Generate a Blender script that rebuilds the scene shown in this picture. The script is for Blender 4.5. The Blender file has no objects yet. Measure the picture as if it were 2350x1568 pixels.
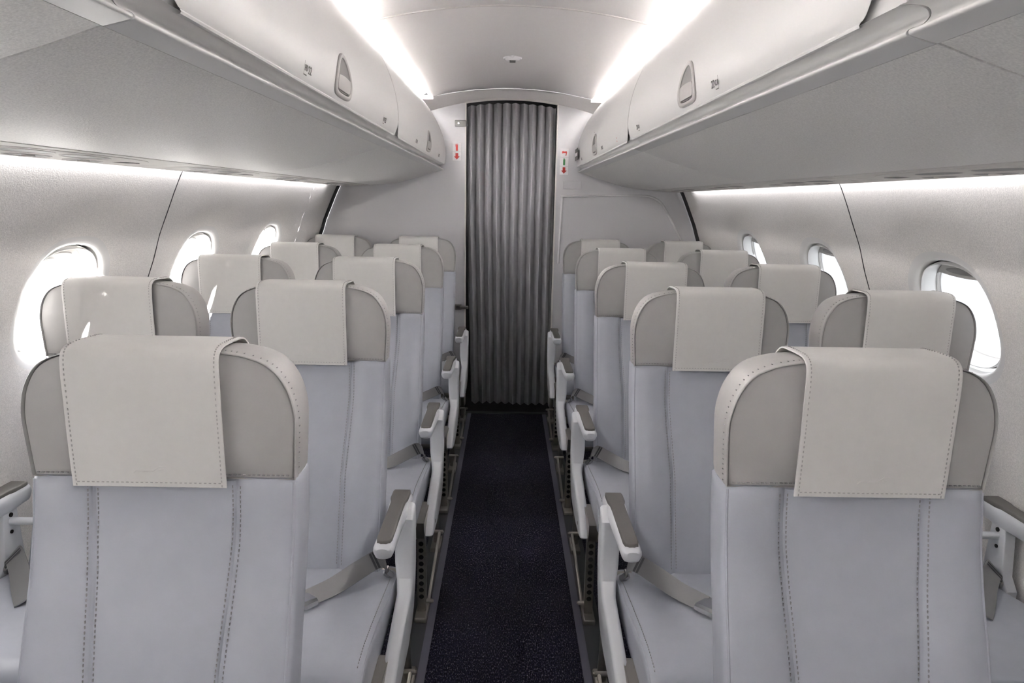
import bpy, bmesh, math, random
from math import sin, cos, pi, radians, sqrt
from mathutils import Vector, Matrix

random.seed(7)
scene = bpy.context.scene
COL = scene.collection

# ------------------------------------------------------------------ camera
F_PX, PITCH, YAW, ROLL = 1550.0, 0.2047, 0.0091, 0.0190
CAM = Vector((-0.0123, 0.0, 1.3746))
cy, sy, cp, sp, cr, sr = cos(YAW), sin(YAW), cos(PITCH), sin(PITCH), cos(ROLL), sin(ROLL)
fwd = Vector((sy * cp, cy * cp, -sp))
rgt = Vector((cy, -sy, 0))
upv = rgt.cross(fwd)
r2 = cr * rgt + sr * upv
u2 = -sr * rgt + cr * upv
cam_data = bpy.data.cameras.new('camera')
cam_data.sensor_fit = 'HORIZONTAL'
cam_data.sensor_width = 36.0
cam_data.lens = F_PX / 2350.0 * 36.0
cam_data.clip_start = 0.02
cam = bpy.data.objects.new('camera', cam_data)
COL.objects.link(cam)
M = Matrix((r2, u2, -fwd)).transposed().to_4x4()
M.translation = CAM
cam.matrix_world = M
scene.camera = cam

# ------------------------------------------------------------------ world, sun, lamps, exposure
scene.view_settings.view_transform = 'Standard'
scene.view_settings.look = 'None'
scene.view_settings.gamma = 1.0
scene.view_settings.use_curve_mapping = False
scene.view_settings.exposure = 2.68
scene.cycles.use_denoising = True
scene.cycles.max_bounces = 14
scene.cycles.diffuse_bounces = 8
scene.cycles.transparent_max_bounces = 16
scene.cycles.sample_clamp_indirect = 6.0
scene.cycles.caustics_reflective = False
scene.cycles.caustics_refractive = False

SKY_SUN_SIDE, SKY_FAR_SIDE = 2.5, 0.28
SUN_STRENGTH = 24.0
COVE_W = 57.0
WASH_W = 3.1
FRONT_Y, COVE_END, BULK_Y = -2.5, 4.22, 4.45

world = bpy.data.worlds.new('bright_overcast_sky')
scene.world = world
world.use_nodes = True
wnt = world.node_tree
bg = wnt.nodes['Background']
wtc = wnt.nodes.new('ShaderNodeTexCoord')
wsx = wnt.nodes.new('ShaderNodeSeparateXYZ')
wnt.links.new(wtc.outputs['Generated'], wsx.inputs['Vector'])
wmr = wnt.nodes.new('ShaderNodeMapRange')          # hazy sky, brighter on the sun's side (-x)
wmr.interpolation_type = 'SMOOTHSTEP'
wmr.inputs['From Min'].default_value = -0.5
wmr.inputs['From Max'].default_value = 0.5
wmr.inputs['To Min'].default_value = SKY_SUN_SIDE
wmr.inputs['To Max'].default_value = SKY_FAR_SIDE
wnt.links.new(wsx.outputs['X'], wmr.inputs['Value'])
wnt.links.new(wmr.outputs['Result'], bg.inputs['Strength'])
wcr = wnt.nodes.new('ShaderNodeValToRGB')
wcr.color_ramp.elements[0].color = (1.0, 0.975, 0.95, 1)
wcr.color_ramp.elements[1].color = (0.90, 0.95, 1.0, 1)
wmc = wnt.nodes.new('ShaderNodeMapRange')
wmc.inputs['From Min'].default_value = -0.5
wmc.inputs['From Max'].default_value = 0.5
wnt.links.new(wsx.outputs['X'], wmc.inputs['Value'])
wnt.links.new(wmc.outputs['Result'], wcr.inputs['Fac'])
wnt.links.new(wcr.outputs['Color'], bg.inputs['Color'])

sun_d = bpy.data.lights.new('sun', 'SUN')
sun_d.energy = SUN_STRENGTH
sun_d.angle = radians(1.0)
sun_d.color = (1.0, 0.97, 0.93)
sun = bpy.data.objects.new('sun', sun_d)
COL.objects.link(sun)
sun.rotation_euler = Vector((0.25, 1.0, -0.18)).to_track_quat('-Z', 'Y').to_euler()
sun.location = (-6, -6, 5)


def strip_lamp(name, x, z, direction, watts, y0, y1, width, color, spread=180):
    d = bpy.data.lights.new(name, 'AREA')
    d.shape = 'RECTANGLE'
    d.size = width
    d.size_y = y1 - y0
    d.energy = watts * (y1 - y0) / 6.7
    d.color = color
    d.spread = radians(spread)
    o = bpy.data.objects.new(name, d)
    COL.objects.link(o)
    dv = Vector(direction).normalized()
    zz = -dv
    yy = Vector((0, 1, 0))
    xx = yy.cross(zz)
    R = Matrix((xx, yy, zz)).transposed().to_4x4()
    R.translation = (x, (y0 + y1) / 2, z)
    o.matrix_world = R
    return o


for s in (-1, 1):
    strip_lamp('ceiling_strip_lamp', s * 0.733, 2.036, (-s * 0.75, 0, 1.0), COVE_W, FRONT_Y, COVE_END - 0.02, 0.025, (0.982, 0.99, 1.0))
    strip_lamp('wall_strip_lamp', s * 1.068, 1.484, (s * 0.45, 0, -0.9), WASH_W, FRONT_Y, 4.16, 0.016, (1.0, 0.98, 1.0))


# ------------------------------------------------------------------ materials
def srgb(r, g, b):
    f = lambda c: c / 12.92 if c <= 0.04045 else ((c + 0.055) / 1.055) ** 2.4
    return (f(r / 255), f(g / 255), f(b / 255), 1.0)


def mat(name, col, rough=0.5, metal=0.0, spec=0.5, bump=None, speck=None, coat=0.0, sheen=0.0):
    """bump=(scale, strength, distance); speck=(scale, amount) light/dark grain of the material itself"""
    m = bpy.data.materials.new(name)
    m.use_nodes = True
    nt = m.node_tree
    p = nt.nodes['Principled BSDF']
    p.inputs['Base Color'].default_value = col
    p.inputs['Roughness'].default_value = rough
    p.inputs['Metallic'].default_value = metal
    p.inputs['Specular IOR Level'].default_value = spec
    p.inputs['Coat Weight'].default_value = coat
    p.inputs['Sheen Weight'].default_value = sheen
    tc = nt.nodes.new('ShaderNodeTexCoord')
    if bump:
        n = nt.nodes.new('ShaderNodeTexNoise')
        n.inputs['Scale'].default_value = bump[0]
        n.inputs['Detail'].default_value = 3
        nt.links.new(tc.outputs['Object'], n.inputs['Vector'])
        b = nt.nodes.new('ShaderNodeBump')
        b.inputs['Strength'].default_value = bump[1]
        b.inputs['Distance'].default_value = bump[2]
        nt.links.new(n.outputs['Fac'], b.inputs['Height'])
        nt.links.new(b.outputs['Normal'], p.inputs['Normal'])
    if speck:
        n = nt.nodes.new('ShaderNodeTexNoise')
        n.inputs['Scale'].default_value = speck[0]
        n.inputs['Detail'].default_value = 2
        nt.links.new(tc.outputs['Object'], n.inputs['Vector'])
        r = nt.nodes.new('ShaderNodeValToRGB')
        a = speck[1]
        r.color_ramp.elements[0].position = 0.3
        r.color_ramp.elements[1].position = 0.7
        r.color_ramp.elements[0].color = tuple(max(0, c * (1 - a)) for c in col[:3]) + (1,)
        r.color_ramp.elements[1].color = tuple(min(1, c * (1 + a)) for c in col[:3]) + (1,)
        nt.links.new(n.outputs['Fac'], r.inputs['Fac'])
        nt.links.new(r.outputs['Color'], p.inputs['Base Color'])
    return m


M_WALL = mat('sidewall_grained_vinyl', srgb(233, 230, 227), 0.55, bump=(300, 0.3, 0.002), speck=(270, 0.11))
M_REVEAL = mat('window_reveal_plastic', srgb(226, 225, 224), 0.4)
M_BIN = mat('bin_white_satin', srgb(215, 214, 213), 0.38)
M_UNDER = mat('bin_underside_grained', srgb(229, 227, 224), 0.50, bump=(340, 0.25, 0.002), speck=(320, 0.10))
M_PSU = mat('service_panel_plastic', srgb(214, 211, 206), 0.55)
M_SHADE = mat('window_shade_plastic', srgb(166, 163, 160), 0.5)
M_PSU_D = mat('service_panel_grey', srgb(122, 120, 118), 0.45)
M_CEIL = mat('ceiling_satin', srgb(236, 233, 232), 0.42)
M_BULK = mat('bulkhead_laminate', srgb(207, 206, 209), 0.22)
M_MOULD = mat('bulkhead_moulding_grey', srgb(216, 215, 216), 0.25)
M_EDGE = mat('edge_trim_white', srgb(225, 222, 218), 0.35)
M_DARK = mat('dark_gap_rubber', srgb(28, 27, 29), 0.7)
M_GREYGAP = mat('grey_rubber', srgb(84, 82, 81), 0.6)
M_BACK = mat('backrest_leather_blue_grey', srgb(168, 171, 180), 0.42, bump=(300, 0.12, 0.001), speck=(30, 0.02))
M_HEAD = mat('headrest_leather_warm_grey', srgb(166, 164, 162), 0.45, bump=(300, 0.12, 0.001), speck=(30, 0.02))
M_COVER = mat('cover_leather_off_white', srgb(210, 208, 205), 0.5, bump=(260, 0.12, 0.001), speck=(60, 0.015))
M_STITCH = mat('stitch_thread_grey', srgb(150, 149, 149), 0.8)
M_STITCH_L = mat('stitch_thread_light', srgb(172, 170, 168), 0.8)
M_ARMW = mat('armrest_shell_white', srgb(214, 216, 220), 0.35)
M_PAD = mat('armrest_pad_dark_grey', srgb(98, 95, 92), 0.55)
M_BELT = mat('belt_webbing_grey', srgb(122, 121, 122), 0.6, bump=(900, 0.3, 0.001))
M_BELTD = mat('belt_stitch_dark', srgb(60, 60, 64), 0.7)
M_METAL = mat('seat_frame_metal', srgb(168, 163, 156), 0.32, metal=0.85)
M_CHROME = mat('buckle_chrome', srgb(205, 204, 204), 0.18, metal=1.0)
M_HOLE = mat('hole_black', srgb(18, 18, 18), 0.8)
M_TRIM = mat('floor_edge_lavender', srgb(96, 95, 108), 0.5)
M_TRACK = mat('floor_track_cover', srgb(62, 64, 66), 0.5)
M_RED = mat('sign_red', srgb(176, 40, 36), 0.5)
M_GREEN = mat('sign_green', srgb(44, 120, 62), 0.5)
M_SIGN = mat('sign_white', srgb(232, 230, 232), 0.4)
M_INK = mat('lettering_grey', srgb(96, 92, 90), 0.6)
M_INKRED = mat('lettering_pale_red', srgb(206, 140, 140), 0.6)
M_HANDLE = mat('handle_bezel_grey', srgb(172, 169, 167), 0.4)
M_HANDLE_D = mat('handle_recess_dark', srgb(112, 109, 106), 0.5)
M_CURT = mat('curtain_wool_grey', srgb(150, 149, 152), 0.85, bump=(600, 0.4, 0.001), speck=(520, 0.12), sheen=0.3)


def carpet_mat():
    m = bpy.data.materials.new('carpet_navy_woven')
    m.use_nodes = True
    nt = m.node_tree
    p = nt.nodes['Principled BSDF']
    p.inputs['Roughness'].default_value = 0.95
    p.inputs['Specular IOR Level'].default_value = 0.1
    tc = nt.nodes.new('ShaderNodeTexCoord')
    mp = nt.nodes.new('ShaderNodeMapping')
    mp.inputs['Scale'].default_value = (330, 110, 200)
    nt.links.new(tc.outputs['Object'], mp.inputs['Vector'])
    n = nt.nodes.new('ShaderNodeTexNoise')
    n.inputs['Scale'].default_value = 1.0
    n.inputs['Detail'].default_value = 2.0
    n.inputs['Roughness'].default_value = 0.7
    nt.links.new(mp.outputs['Vector'], n.inputs['Vector'])
    r = nt.nodes.new('ShaderNodeValToRGB')
    e = r.color_ramp.elements
    e[0].position = 0.42
    e[0].color = srgb(26, 25, 34)
    e[1].position = 0.72
    e[1].color = srgb(128, 126, 134)
    e2 = r.color_ramp.elements.new(0.57)
    e2.color = srgb(42, 40, 60)
    nt.links.new(n.outputs['Fac'], r.inputs['Fac'])
    nt.links.new(r.outputs['Color'], p.inputs['Base Color'])
    b = nt.nodes.new('ShaderNodeBump')
    b.inputs['Strength'].default_value = 0.5
    b.inputs['Distance'].default_value = 0.003
    nt.links.new(n.outputs['Fac'], b.inputs['Height'])
    nt.links.new(b.outputs['Normal'], p.inputs['Normal'])
    return m


M_CARPET = carpet_mat()


def glass_mat():
    m = bpy.data.materials.new('window_pane_glass')
    m.use_nodes = True
    nt = m.node_tree
    nt.nodes.remove(nt.nodes['Principled BSDF'])
    out = nt.nodes['Material Output']
    t = nt.nodes.new('ShaderNodeBsdfTransparent')
    t.inputs['Color'].default_value = (0.95, 0.96, 0.97, 1)
    g = nt.nodes.new('ShaderNodeBsdfGlossy')
    g.inputs['Roughness'].default_value = 0.05
    mx = nt.nodes.new('ShaderNodeMixShader')
    mx.inputs['Fac'].default_value = 0.04
    nt.links.new(t.outputs['BSDF'], mx.inputs[1])
    nt.links.new(g.outputs['BSDF'], mx.inputs[2])
    nt.links.new(mx.outputs['Shader'], out.inputs['Surface'])
    return m


M_GLASS = glass_mat()


# ------------------------------------------------------------------ mesh helpers
class MB:
    """collects vertices and faces for ONE mesh object"""

    def __init__(self):
        self.v, self.f, self.m = [], [], []

    def add(self, verts, faces, m=0):
        o = len(self.v)
        self.v += [tuple(p) for p in verts]
        self.f += [tuple(i + o for i in q) for q in faces]
        self.m += [m] * len(faces)

    def loft(self, rings, m=0, closed=True, cap0=False, cap1=False):
        n = len(rings[0])
        vs = [p for r in rings for p in r]
        fs = []
        for i in range(len(rings) - 1):
            for j in range(n if closed else n - 1):
                a, b = i * n + j, i * n + (j + 1) % n
                fs.append((a, b, b + n, a + n))
        if cap0:
            fs.append(tuple(range(n - 1, -1, -1)))
        if cap1:
            k = (len(rings) - 1) * n
            fs.append(tuple(range(k, k + n)))
        self.add(vs, fs, m)

    def box(self, x0, x1, y0, y1, z0, z1, m=0, r=0.0):
        if r <= 0:
            vs = [(x, y, z) for z in (z0, z1) for y in (y0, y1) for x in (x0, x1)]
            self.add(vs, [(0, 2, 3, 1), (4, 5, 7, 6), (0, 1, 5, 4), (2, 6, 7, 3), (0, 4, 6, 2), (1, 3, 7, 5)], m)
            return
        k = 4
        def ring(ins, z):
            out = []
            for cx_, cy_, a0 in ((x1 - r, y1 - r, 0), (x0 + r, y1 - r, 90), (x0 + r, y0 + r, 180), (x1 - r, y0 + r, 270)):
                for i in range(k + 1):
                    a = radians(a0 + 90 * i / k)
                    out.append((cx_ + (r - ins) * cos(a), cy_ + (r - ins) * sin(a), z))
            return out
        rs = [ring(r * (1 - sin(a)), z0 + r * (1 - cos(a))) for a in (0, pi / 6, pi / 3, pi / 2)]
        rs += [ring(r * (1 - sin(a)), z1 - r * (1 - cos(a))) for a in (pi / 2, pi / 3, pi / 6, 0)]
        self.loft(rs, m, True, True, True)

    def tube(self, path, r, m=0, n=10, caps=True):
        path = [Vector(p) for p in path]
        rings = []
        up = None
        for i, p in enumerate(path):
            d = (path[min(i + 1, len(path) - 1)] - path[max(i - 1, 0)]).normalized()
            if up is None:
                up = Vector((0, 0, 1)) if abs(d.z) < 0.9 else Vector((1, 0, 0))
            s_ = d.cross(up).normalized()
            up = s_.cross(d).normalized()
            rr = r[i] if isinstance(r, (list, tuple)) else r
            rings.append([p + rr * (cos(2 * pi * j / n) * s_ + sin(2 * pi * j / n) * up) for j in range(n)])
        self.loft(rings, m, True, caps, caps)

    def disc(self, c, nrm, r, h, m=0, n=16):
        c, nrm = Vector(c), Vector(nrm).normalized()
        self.tube([c, c + nrm * h], r, m, n)

    def plate(self, poly, place, t0, t1, r, m=0, t0f=None):
        """poly: ccw 2-D outline; place(a, b, t) -> 3-D; rounded edge radius r; t0f(a,b) gives a varying near face"""
        def ins(d):
            n = len(poly)
            out = []
            for i in range(n):
                p0, p1, p2 = Vector(poly[i - 1]), Vector(poly[i]), Vector(poly[(i + 1) % n])
                e1, e2 = (p1 - p0).normalized(), (p2 - p1).normalized()
                nn = Vector((-(e1.y + e2.y), e1.x + e2.x))
                if nn.length < 1e-6:
                    nn = Vector((-e1.y, e1.x))
                nn.normalize()
                out.append(p1 + nn * d)
            return out
        g = (0, 0.35, 0.75, 1.0)
        rs = []
        for a in (0, pi / 6, pi / 3, pi / 2):
            rs.append([place(p.x, p.y, (t0f(q[0], q[1]) if t0f else t0) + r * (1 - cos(a))) for p, q in zip(ins(r * (1 - sin(a))), poly)])
        for a in (pi / 2, pi / 3, pi / 6, 0):
            rs.append([place(p.x, p.y, t1 - r * (1 - cos(a))) for p in ins(r * (1 - sin(a)))])
        self.loft(rs, m, True, True, True)

    def flip_x(self):
        self.v = [(-x, y, z) for x, y, z in self.v]
        self.f = [tuple(reversed(q)) for q in self.f]
        return self

    def build(self, name, mats, parent=None, angle=38, fix=False):
        me = bpy.data.meshes.new(name)
        me.from_pydata(self.v, [], self.f)
        for mm in (mats if isinstance(mats, (list, tuple)) else [mats]):
            me.materials.append(mm)
        me.polygons.foreach_set('material_index', self.m)
        if fix:
            bm = bmesh.new()
            bm.from_mesh(me)
            bmesh.ops.recalc_face_normals(bm, faces=bm.faces)
            bm.to_mesh(me)
            bm.free()
        me.shade_smooth()
        me.set_sharp_from_angle(angle=radians(angle))
        me.update()
        o = bpy.data.objects.new(name, me)
        COL.objects.link(o)
        if parent:
            o.parent = parent
        return o


def tag(o, label, cat, group=None, kind=None):
    o['label'] = label
    o['category'] = cat
    if group:
        o['group'] = group
    if kind:
        o['kind'] = kind
    return o


def thing(name, label, cat, loc=(0, 0, 0), group=None, kind=None):
    o = bpy.data.objects.new(name, None)
    o.empty_display_size = 0.1
    COL.objects.link(o)
    o.location = loc
    return tag(o, label, cat, group, kind)


def struct(mb, name, mats, label, cat, angle=38, fix=False):
    o = mb.build(name, mats, None, angle, fix)
    return tag(o, label, cat, None, 'structure')


def spline(pts, n):
    """Catmull-Rom through pts (any dimension), n samples per span"""
    P = [Vector(p) for p in pts]
    out = []
    for i in range(len(P) - 1):
        p0, p1, p2, p3 = P[max(i - 1, 0)], P[i], P[i + 1], P[min(i + 2, len(P) - 1)]
        for k in range(n):
            t = k / n
            out.append(0.5 * ((2 * p1) + (p2 - p0) * t + (2 * p0 - 5 * p1 + 4 * p2 - p3) * t * t + (3 * p1 - p0 - 3 * p2 + p3) * t ** 3))
    out.append(P[-1])
    return out


def lerp_table(tab, z):
    if z <= tab[0][0]:
        return tab[0][1]
    for (a, b), (c, d) in zip(tab, tab[1:]):
        if z <= c:
            t = (z - a) / (c - a)
            return b + (d - b) * t
    return tab[-1][1]


# ------------------------------------------------------------------ the cabin shell
# inside of the sidewall: half-width of the cabin for a height, smooth
_wp = spline([(0.0, 1.255), (0.12, 1.30), (0.30, 1.338), (0.5, 1.356), (0.75, 1.345), (0.9, 1.316), (1.0, 1.286), (1.094, 1.250),
              (1.165, 1.222), (1.239, 1.198), (1.313, 1.166), (1.385, 1.135), (1.448, 1.105), (1.52, 1.063), (1.62, 1.0), (1.8, 0.88), (2.0, 0.765), (2.17, 0.70)], 6)
WALL_TAB = [(p.x, p.y) for p in _wp]


def wall_x(z):
    return lerp_table(WALL_TAB, z)


def wall_n(z):
    d = (wall_x(z + 0.02) - wall_x(z - 0.02)) / 0.04
    l = sqrt(1 + d * d)
    return (1 / l, -d / l)          # outward, in x and z


WIN_Y = [1.91 + 0.8 * k for k in range(-5, 3)]
WIN_Z = 1.066
WA, WB, WE = 0.166, 0.158, 2.5
SEAMS = [-2.47, -0.87, 0.73, 2.33, 3.93]


def superell(a, b, e, th):
    c, s_ = cos(th), sin(th)
    return (a * abs(c) ** (2 / e) * (1 if c >= 0 else -1), b * abs(s_) ** (2 / e) * (1 if s_ >= 0 else -1))


def build_wall(s):
    mb = MB()
    NT = 64
    z0, z1 = 0.74, 1.44

    def pt(y, z, off):
        nx, nz = wall_n(z)
        return (s * (wall_x(z) + nx * off), y, z + nz * off)

    cells = []
    for yc in WIN_Y:
        lo, hi = yc - 0.4, yc + 0.4
        lo = min([g + 0.0 for g in SEAMS if abs(g - lo) < 0.06] + [lo])
        hi = min([g - 0.0 for g in SEAMS if abs(g - hi) < 0.06] + [hi])
        cells.append((lo, hi, yc))
    # snap the cell borders onto one another
    for i in range(len(cells) - 1):
        a, b = cells[i], cells[i + 1]
        gap = [g for g in SEAMS if a[2] < g < b[2]]
        if gap:
            cells[i] = (a[0], gap[0] - 0.0, a[2])
            cells[i + 1] = (gap[0] + 0.0, b[1], b[2])
        else:
            mid = (a[2] + b[2]) / 2
            cells[i] = (a[0], mid, a[2])
            cells[i + 1] = (mid, b[1], b[2])
    cells[0] = (FRONT_Y - 0.02, cells[0][1], cells[0][2])
    cells[-1] = (cells[-1][0], SEAMS[-1], cells[-1][2])
    prof = [(1.0, 0.040, 0), (0.985, 0.024, 0), (1.0, 0.010, 0), (1.02, 0.0045, 0)]
    for lo, hi, yc in cells:
        rings = []
        # ring list from the cell border to the opening
        for fct in (0.0, 0.25, 0.5, 0.72, 0.88, 1.0):
            ring = []
            for j in range(NT):
                th = 2 * pi * (j + 0.5) / NT
                ey, ez = superell(WA * 1.28, WB * 1.28, WE, th)
                # border point on the cell rectangle in the same direction
                dy, dz = ey, ez
                ty = ((hi - yc) / dy if dy > 0 else (lo - yc) / dy) if abs(dy) > 1e-9 else 1e9
                tz = ((z1 - WIN_Z) / dz if dz > 0 else (z0 - WIN_Z) / dz) if abs(dz) > 1e-9 else 1e9
                t = min(ty, tz)
                y = yc + dy * (t + (1 - t) * fct)
                z = WIN_Z + dz * (t + (1 - t) * fct)
                # shallow dish around the window
                rr = sqrt((dy / (WA)) ** 2 + (dz / WB) ** 2) * (t + (1 - t) * fct)
                k = max(0.0, min(1.0, (2.0 - rr) / 0.72))
                ring.append(pt(y, z, 0.010 * k * k * (3 - 2 * k)))
            rings.append(ring)
        for sc, off in ((1.18, 0.0115), (1.10, 0.0135), (1.05, 0.0165), (1.02, 0.0205), (1.003, 0.026), (0.997, 0.034), (0.996, 0.048), (1.07, 0.052)):
            rings.append([pt(yc + superell(WA * sc, WB * sc, WE, 2 * pi * (j + 0.5) / NT)[0], WIN_Z + superell(WA * sc, WB * sc, WE, 2 * pi * (j + 0.5) / NT)[1], off) for j in range(NT)])
        nwall = 6
        mb.loft(rings[:nwall + 1], 0)
        mb.loft(rings[nwall:], 1)
    # corners of each cell: square the rounded ring out to the true rectangle
        corner = [(lo, z0), (hi, z0), (hi, z1), (lo, z1)]
        ring0 = rings[0]
        for (yy, zz) in corner:
            c = pt(yy, zz, 0)
            js = [j for j in range(NT)]
            # the two border vertices nearest this corner
            best = sorted(js, key=lambda j: (ring0[j][1] - yy) ** 2 + (ring0[j][2] - zz) ** 2)[:2]
            j0, j1 = sorted(best)
            if j1 - j0 > 1:
                j0, j1 = j1, j0
            mb.add([ring0[j0], c, ring0[j1]], [(0, 1, 2)], 0)
    # strips below and above the window belt, panel by panel
    ys = [FRONT_Y - 0.02] + [g for g in SEAMS if g > FRONT_Y + 0.1] + [4.405]
    for a, b in zip(ys, ys[1:]):
        a2 = a + (0.0 if a in SEAMS else 0)
        b2 = b - (0.0 if b in SEAMS and b != SEAMS[-1] else 0)
        for za, zb, k in ((-0.01, z0, 10), (z1, 2.17, 12)):
            mb.loft([[pt(y, za + (zb - za) * i / k, 0) for i in range(k + 1)] for y in (a2, b2)], 0, closed=False)
    # plain belt between the last window cell and the bulkhead
    mb.loft([[pt(y, z0 + (z1 - z0) * i / 14, 0) for i in range(15)] for y in (SEAMS[-1], 4.405)], 0, closed=False)
    # thin dark joint strip between neighbouring panels
    for g in SEAMS[:-1]:
        mb.loft([[pt(g + d, 0.02 + 1.46 * i / 70, o) for i in range(71)] for d, o in ((-0.0030, 0.002), (-0.0022, -0.0009), (0.0022, -0.0009), (0.0030, 0.002))], 2, closed=False)
    side = 'left' if s < 0 else 'right'
    return struct(mb, 'wall_' + side, [M_WALL, M_REVEAL, M_DARK], 'pale grained cabin sidewall with oval windows on the %s of the photo' % side, 'wall', 30, True)


for s in (-1, 1):
    build_wall(s)

# dark strip where the sidewalls meet the bulkhead
for i, s in enumerate((-1, 1)):
    mb = MB()
    zz = [0.02 + (2.05 - 0.02) * k / 60 for k in range(61)]
    mb.loft([[(s * (wall_x(z) + o), y, z) for z in zz] for y, o in ((4.449, -0.012), (4.407, -0.012), (4.405, -0.006), (4.405, 0.03))], 0, closed=False)
    struct(mb, 'trim_%d' % (i + 1), [M_DARK], 'dark gap strip where the %s sidewall meets the bulkhead' % ('left', 'right')[i], 'trim', 38, False)

# windows: bezel, shade, pane
wn = 0
for s in (-1, 1):
    for yc in WIN_Y:
        wn += 1
        side = 'left' if s < 0 else 'right'
        order = {1: 'nearest whole', 2: 'second', 3: 'farthest'}.get(round((yc - 1.91) / 0.8) + 1, 'out of frame')
        w = thing('window_%d' % wn, 'bright oval cabin window, %s one along the %s wall, with pull-down shade' % (order, side), 'window', (s * wall_x(WIN_Z), yc, WIN_Z), None, 'structure')
        nx, nz = wall_n(WIN_Z)

        def lp(a, b, off):
            z = WIN_Z + b
            n0, n1 = wall_n(z)
            # slightly flattened: pane is a plane tilted with the wall
            return (s * (nx * off - nz * b * 1.0) , a, b * nx + nz * off)
        NT = 56
        def ringp(sc, off):
            return [lp(superell(WA * sc, WB * sc, WE, 2 * pi * j / NT)[0], superell(WA * sc, WB * sc, WE, 2 * pi * j / NT)[1], off) for j in range(NT)]
        mb = MB()
        mb.loft([ringp(1.002, 0.046), ringp(0.996, 0.031), ringp(0.988, 0.0285), ringp(0.978, 0.0290), ringp(0.972, 0.0320), ringp(0.968, 0.050), ringp(0.958, 0.072), ringp(0.950, 0.080), ringp(0.935, 0.0825), ringp(0.918, 0.0835), ringp(0.912, 0.087), ringp(0.91, 0.108), ringp(1.03, 0.108), ringp(1.03, 0.045)], 0)
        mb.build('window_frame', [M_REVEAL], w, fix=True)
        mb = MB()
        mb.add(ringp(0.913, 0.096), [tuple(range(NT))])
        mb.build('pane', [M_GLASS], w)
        # shade: where raised, only its lower edge shows at the top of the opening
        mb = MB()
        closed = s < 0 and yc < -0.6  # unseen forward left shades, drawn down to keep sun off the nearest seats
        K = 24
        def shade_row(t, off):
            row = []
            for k in range(K + 1):
                u = -1 + 2 * k / K
                zt = (abs(1 - abs(u * 0.995) ** WE)) ** (1 / WE) * WB * 0.945
                zb = WB * (0.70 - 0.10 * (1 - u * u))
                zb = -zt if closed else min(zb, zt)
                row.append(lp(u * WA * 0.945, zb + (zt - zb) * t, off))
            return row
        mb.loft([shade_row(0, 0.079), shade_row(0, 0.0745), shade_row(0.08, 0.0725), shade_row(0.3, 0.073), shade_row(0.55, 0.073), shade_row(1, 0.073)], 0, closed=False)
        mb.loft([shade_row(0, 0.079), shade_row(1, 0.079)], 0, closed=False)
        sh = mb.build('window_shade', [M_SHADE], w)
        mb = MB()
        N2 = 20
        base = [(0.085 * cos(2 * pi * j / N2), WB * 0.735 + 0.011 * sin(2 * pi * j / N2)) for j in range(N2)]
        mb.loft([[lp(a, b, 0.0730) for a, b in base], [lp(a * 0.95, WB * 0.735 + (b - WB * 0.735) * 0.8, 0.0712) for a, b in base]], 0, True, False, True)
        mb.build('shade_grip', [M_PSU_D], sh)

# floor
mb = MB()
mb.box(-1.5, 1.5, FRONT_Y - 0.1, 4.27, -0.03, 0.0)
struct(mb, 'floor', [M_CARPET], 'dark navy woven aisle carpet with pale flecks', 'floor')
mb = MB()
mb.box(-1.5, 1.5, 4.275, 5.1, -0.03, -0.004)
struct(mb, 'floor.001', [M_DARK], 'black floor beyond the end of the carpet under the curtain', 'floor')
tn = 2
for s in (-1, 1):
    side = 'left' if s < 0 else 'right'
    tn += 1
    mb = MB()
    a, b = sorted((s * 0.2335, s * 0.2575))
    mb.box(a, b, FRONT_Y, 4.27, 0.0, 0.004)
    struct(mb, 'trim_%d' % tn, [M_TRIM], 'lavender grey floor strip along the %s edge of the aisle carpet' % side, 'trim')
    tn += 1
    mb = MB()
    a, b = sorted((s * 0.2575, s * 0.318))
    mb.box(a, b, FRONT_Y, 4.27, 0.0, 0.003)
    struct(mb, 'trim_%d' % tn, [M_TRACK], 'dark grey seat track cover under the %s row of aisle seats' % side, 'trim')
tn += 1
mb = MB()
mb.box(-0.33, 0.33, 4.262, 4.30, -0.005, 0.006)
struct(mb, 'trim_%d' % tn, [M_TRACK], 'dark threshold strip at the end of the carpet below the curtain', 'trim')

# ceiling panels with light troughs at both sides
def ceil_z(x):
    return 2.032 - 0.24 * x * x


mb = MB()
for a, b in ((FRONT_Y - 0.02, -0.798), (-0.802 + 0.004, 0.848), (0.852, 2.4955), (2.5045, 4.245)):
    xs = [-0.47 + 0.94 * i / 24 for i in range(25)]
    ringA = [(-0.488, 0, 2.0), (-0.482, 0, 1.985), (-0.474, 0, 1.9785)]
    def row(y):
        r_ = [(-0.50, y, 2.02), (-0.488, y, 2.004), (-0.483, y, 1.987), (-0.475, y, 1.979)] + [(x, y, ceil_z(x)) for x in xs] + [(0.475, y, 1.979), (0.483, y, 1.987), (0.488, y, 2.004), (0.50, y, 2.02)]
        return r_
    lipped = [[(p[0], p[1], p[2] + 0.012) for p in row(a)], [(p[0], p[1], p[2] + 0.003) for p in row(a)], row(a + 0.004)]
    lipped += [row(b - 0.004), [(p[0], p[1], p[2] + 0.003) for p in row(b)], [(p[0], p[1], p[2] + 0.012) for p in row(b)]]
    mb.loft(lipped, 0, closed=False)
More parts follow.
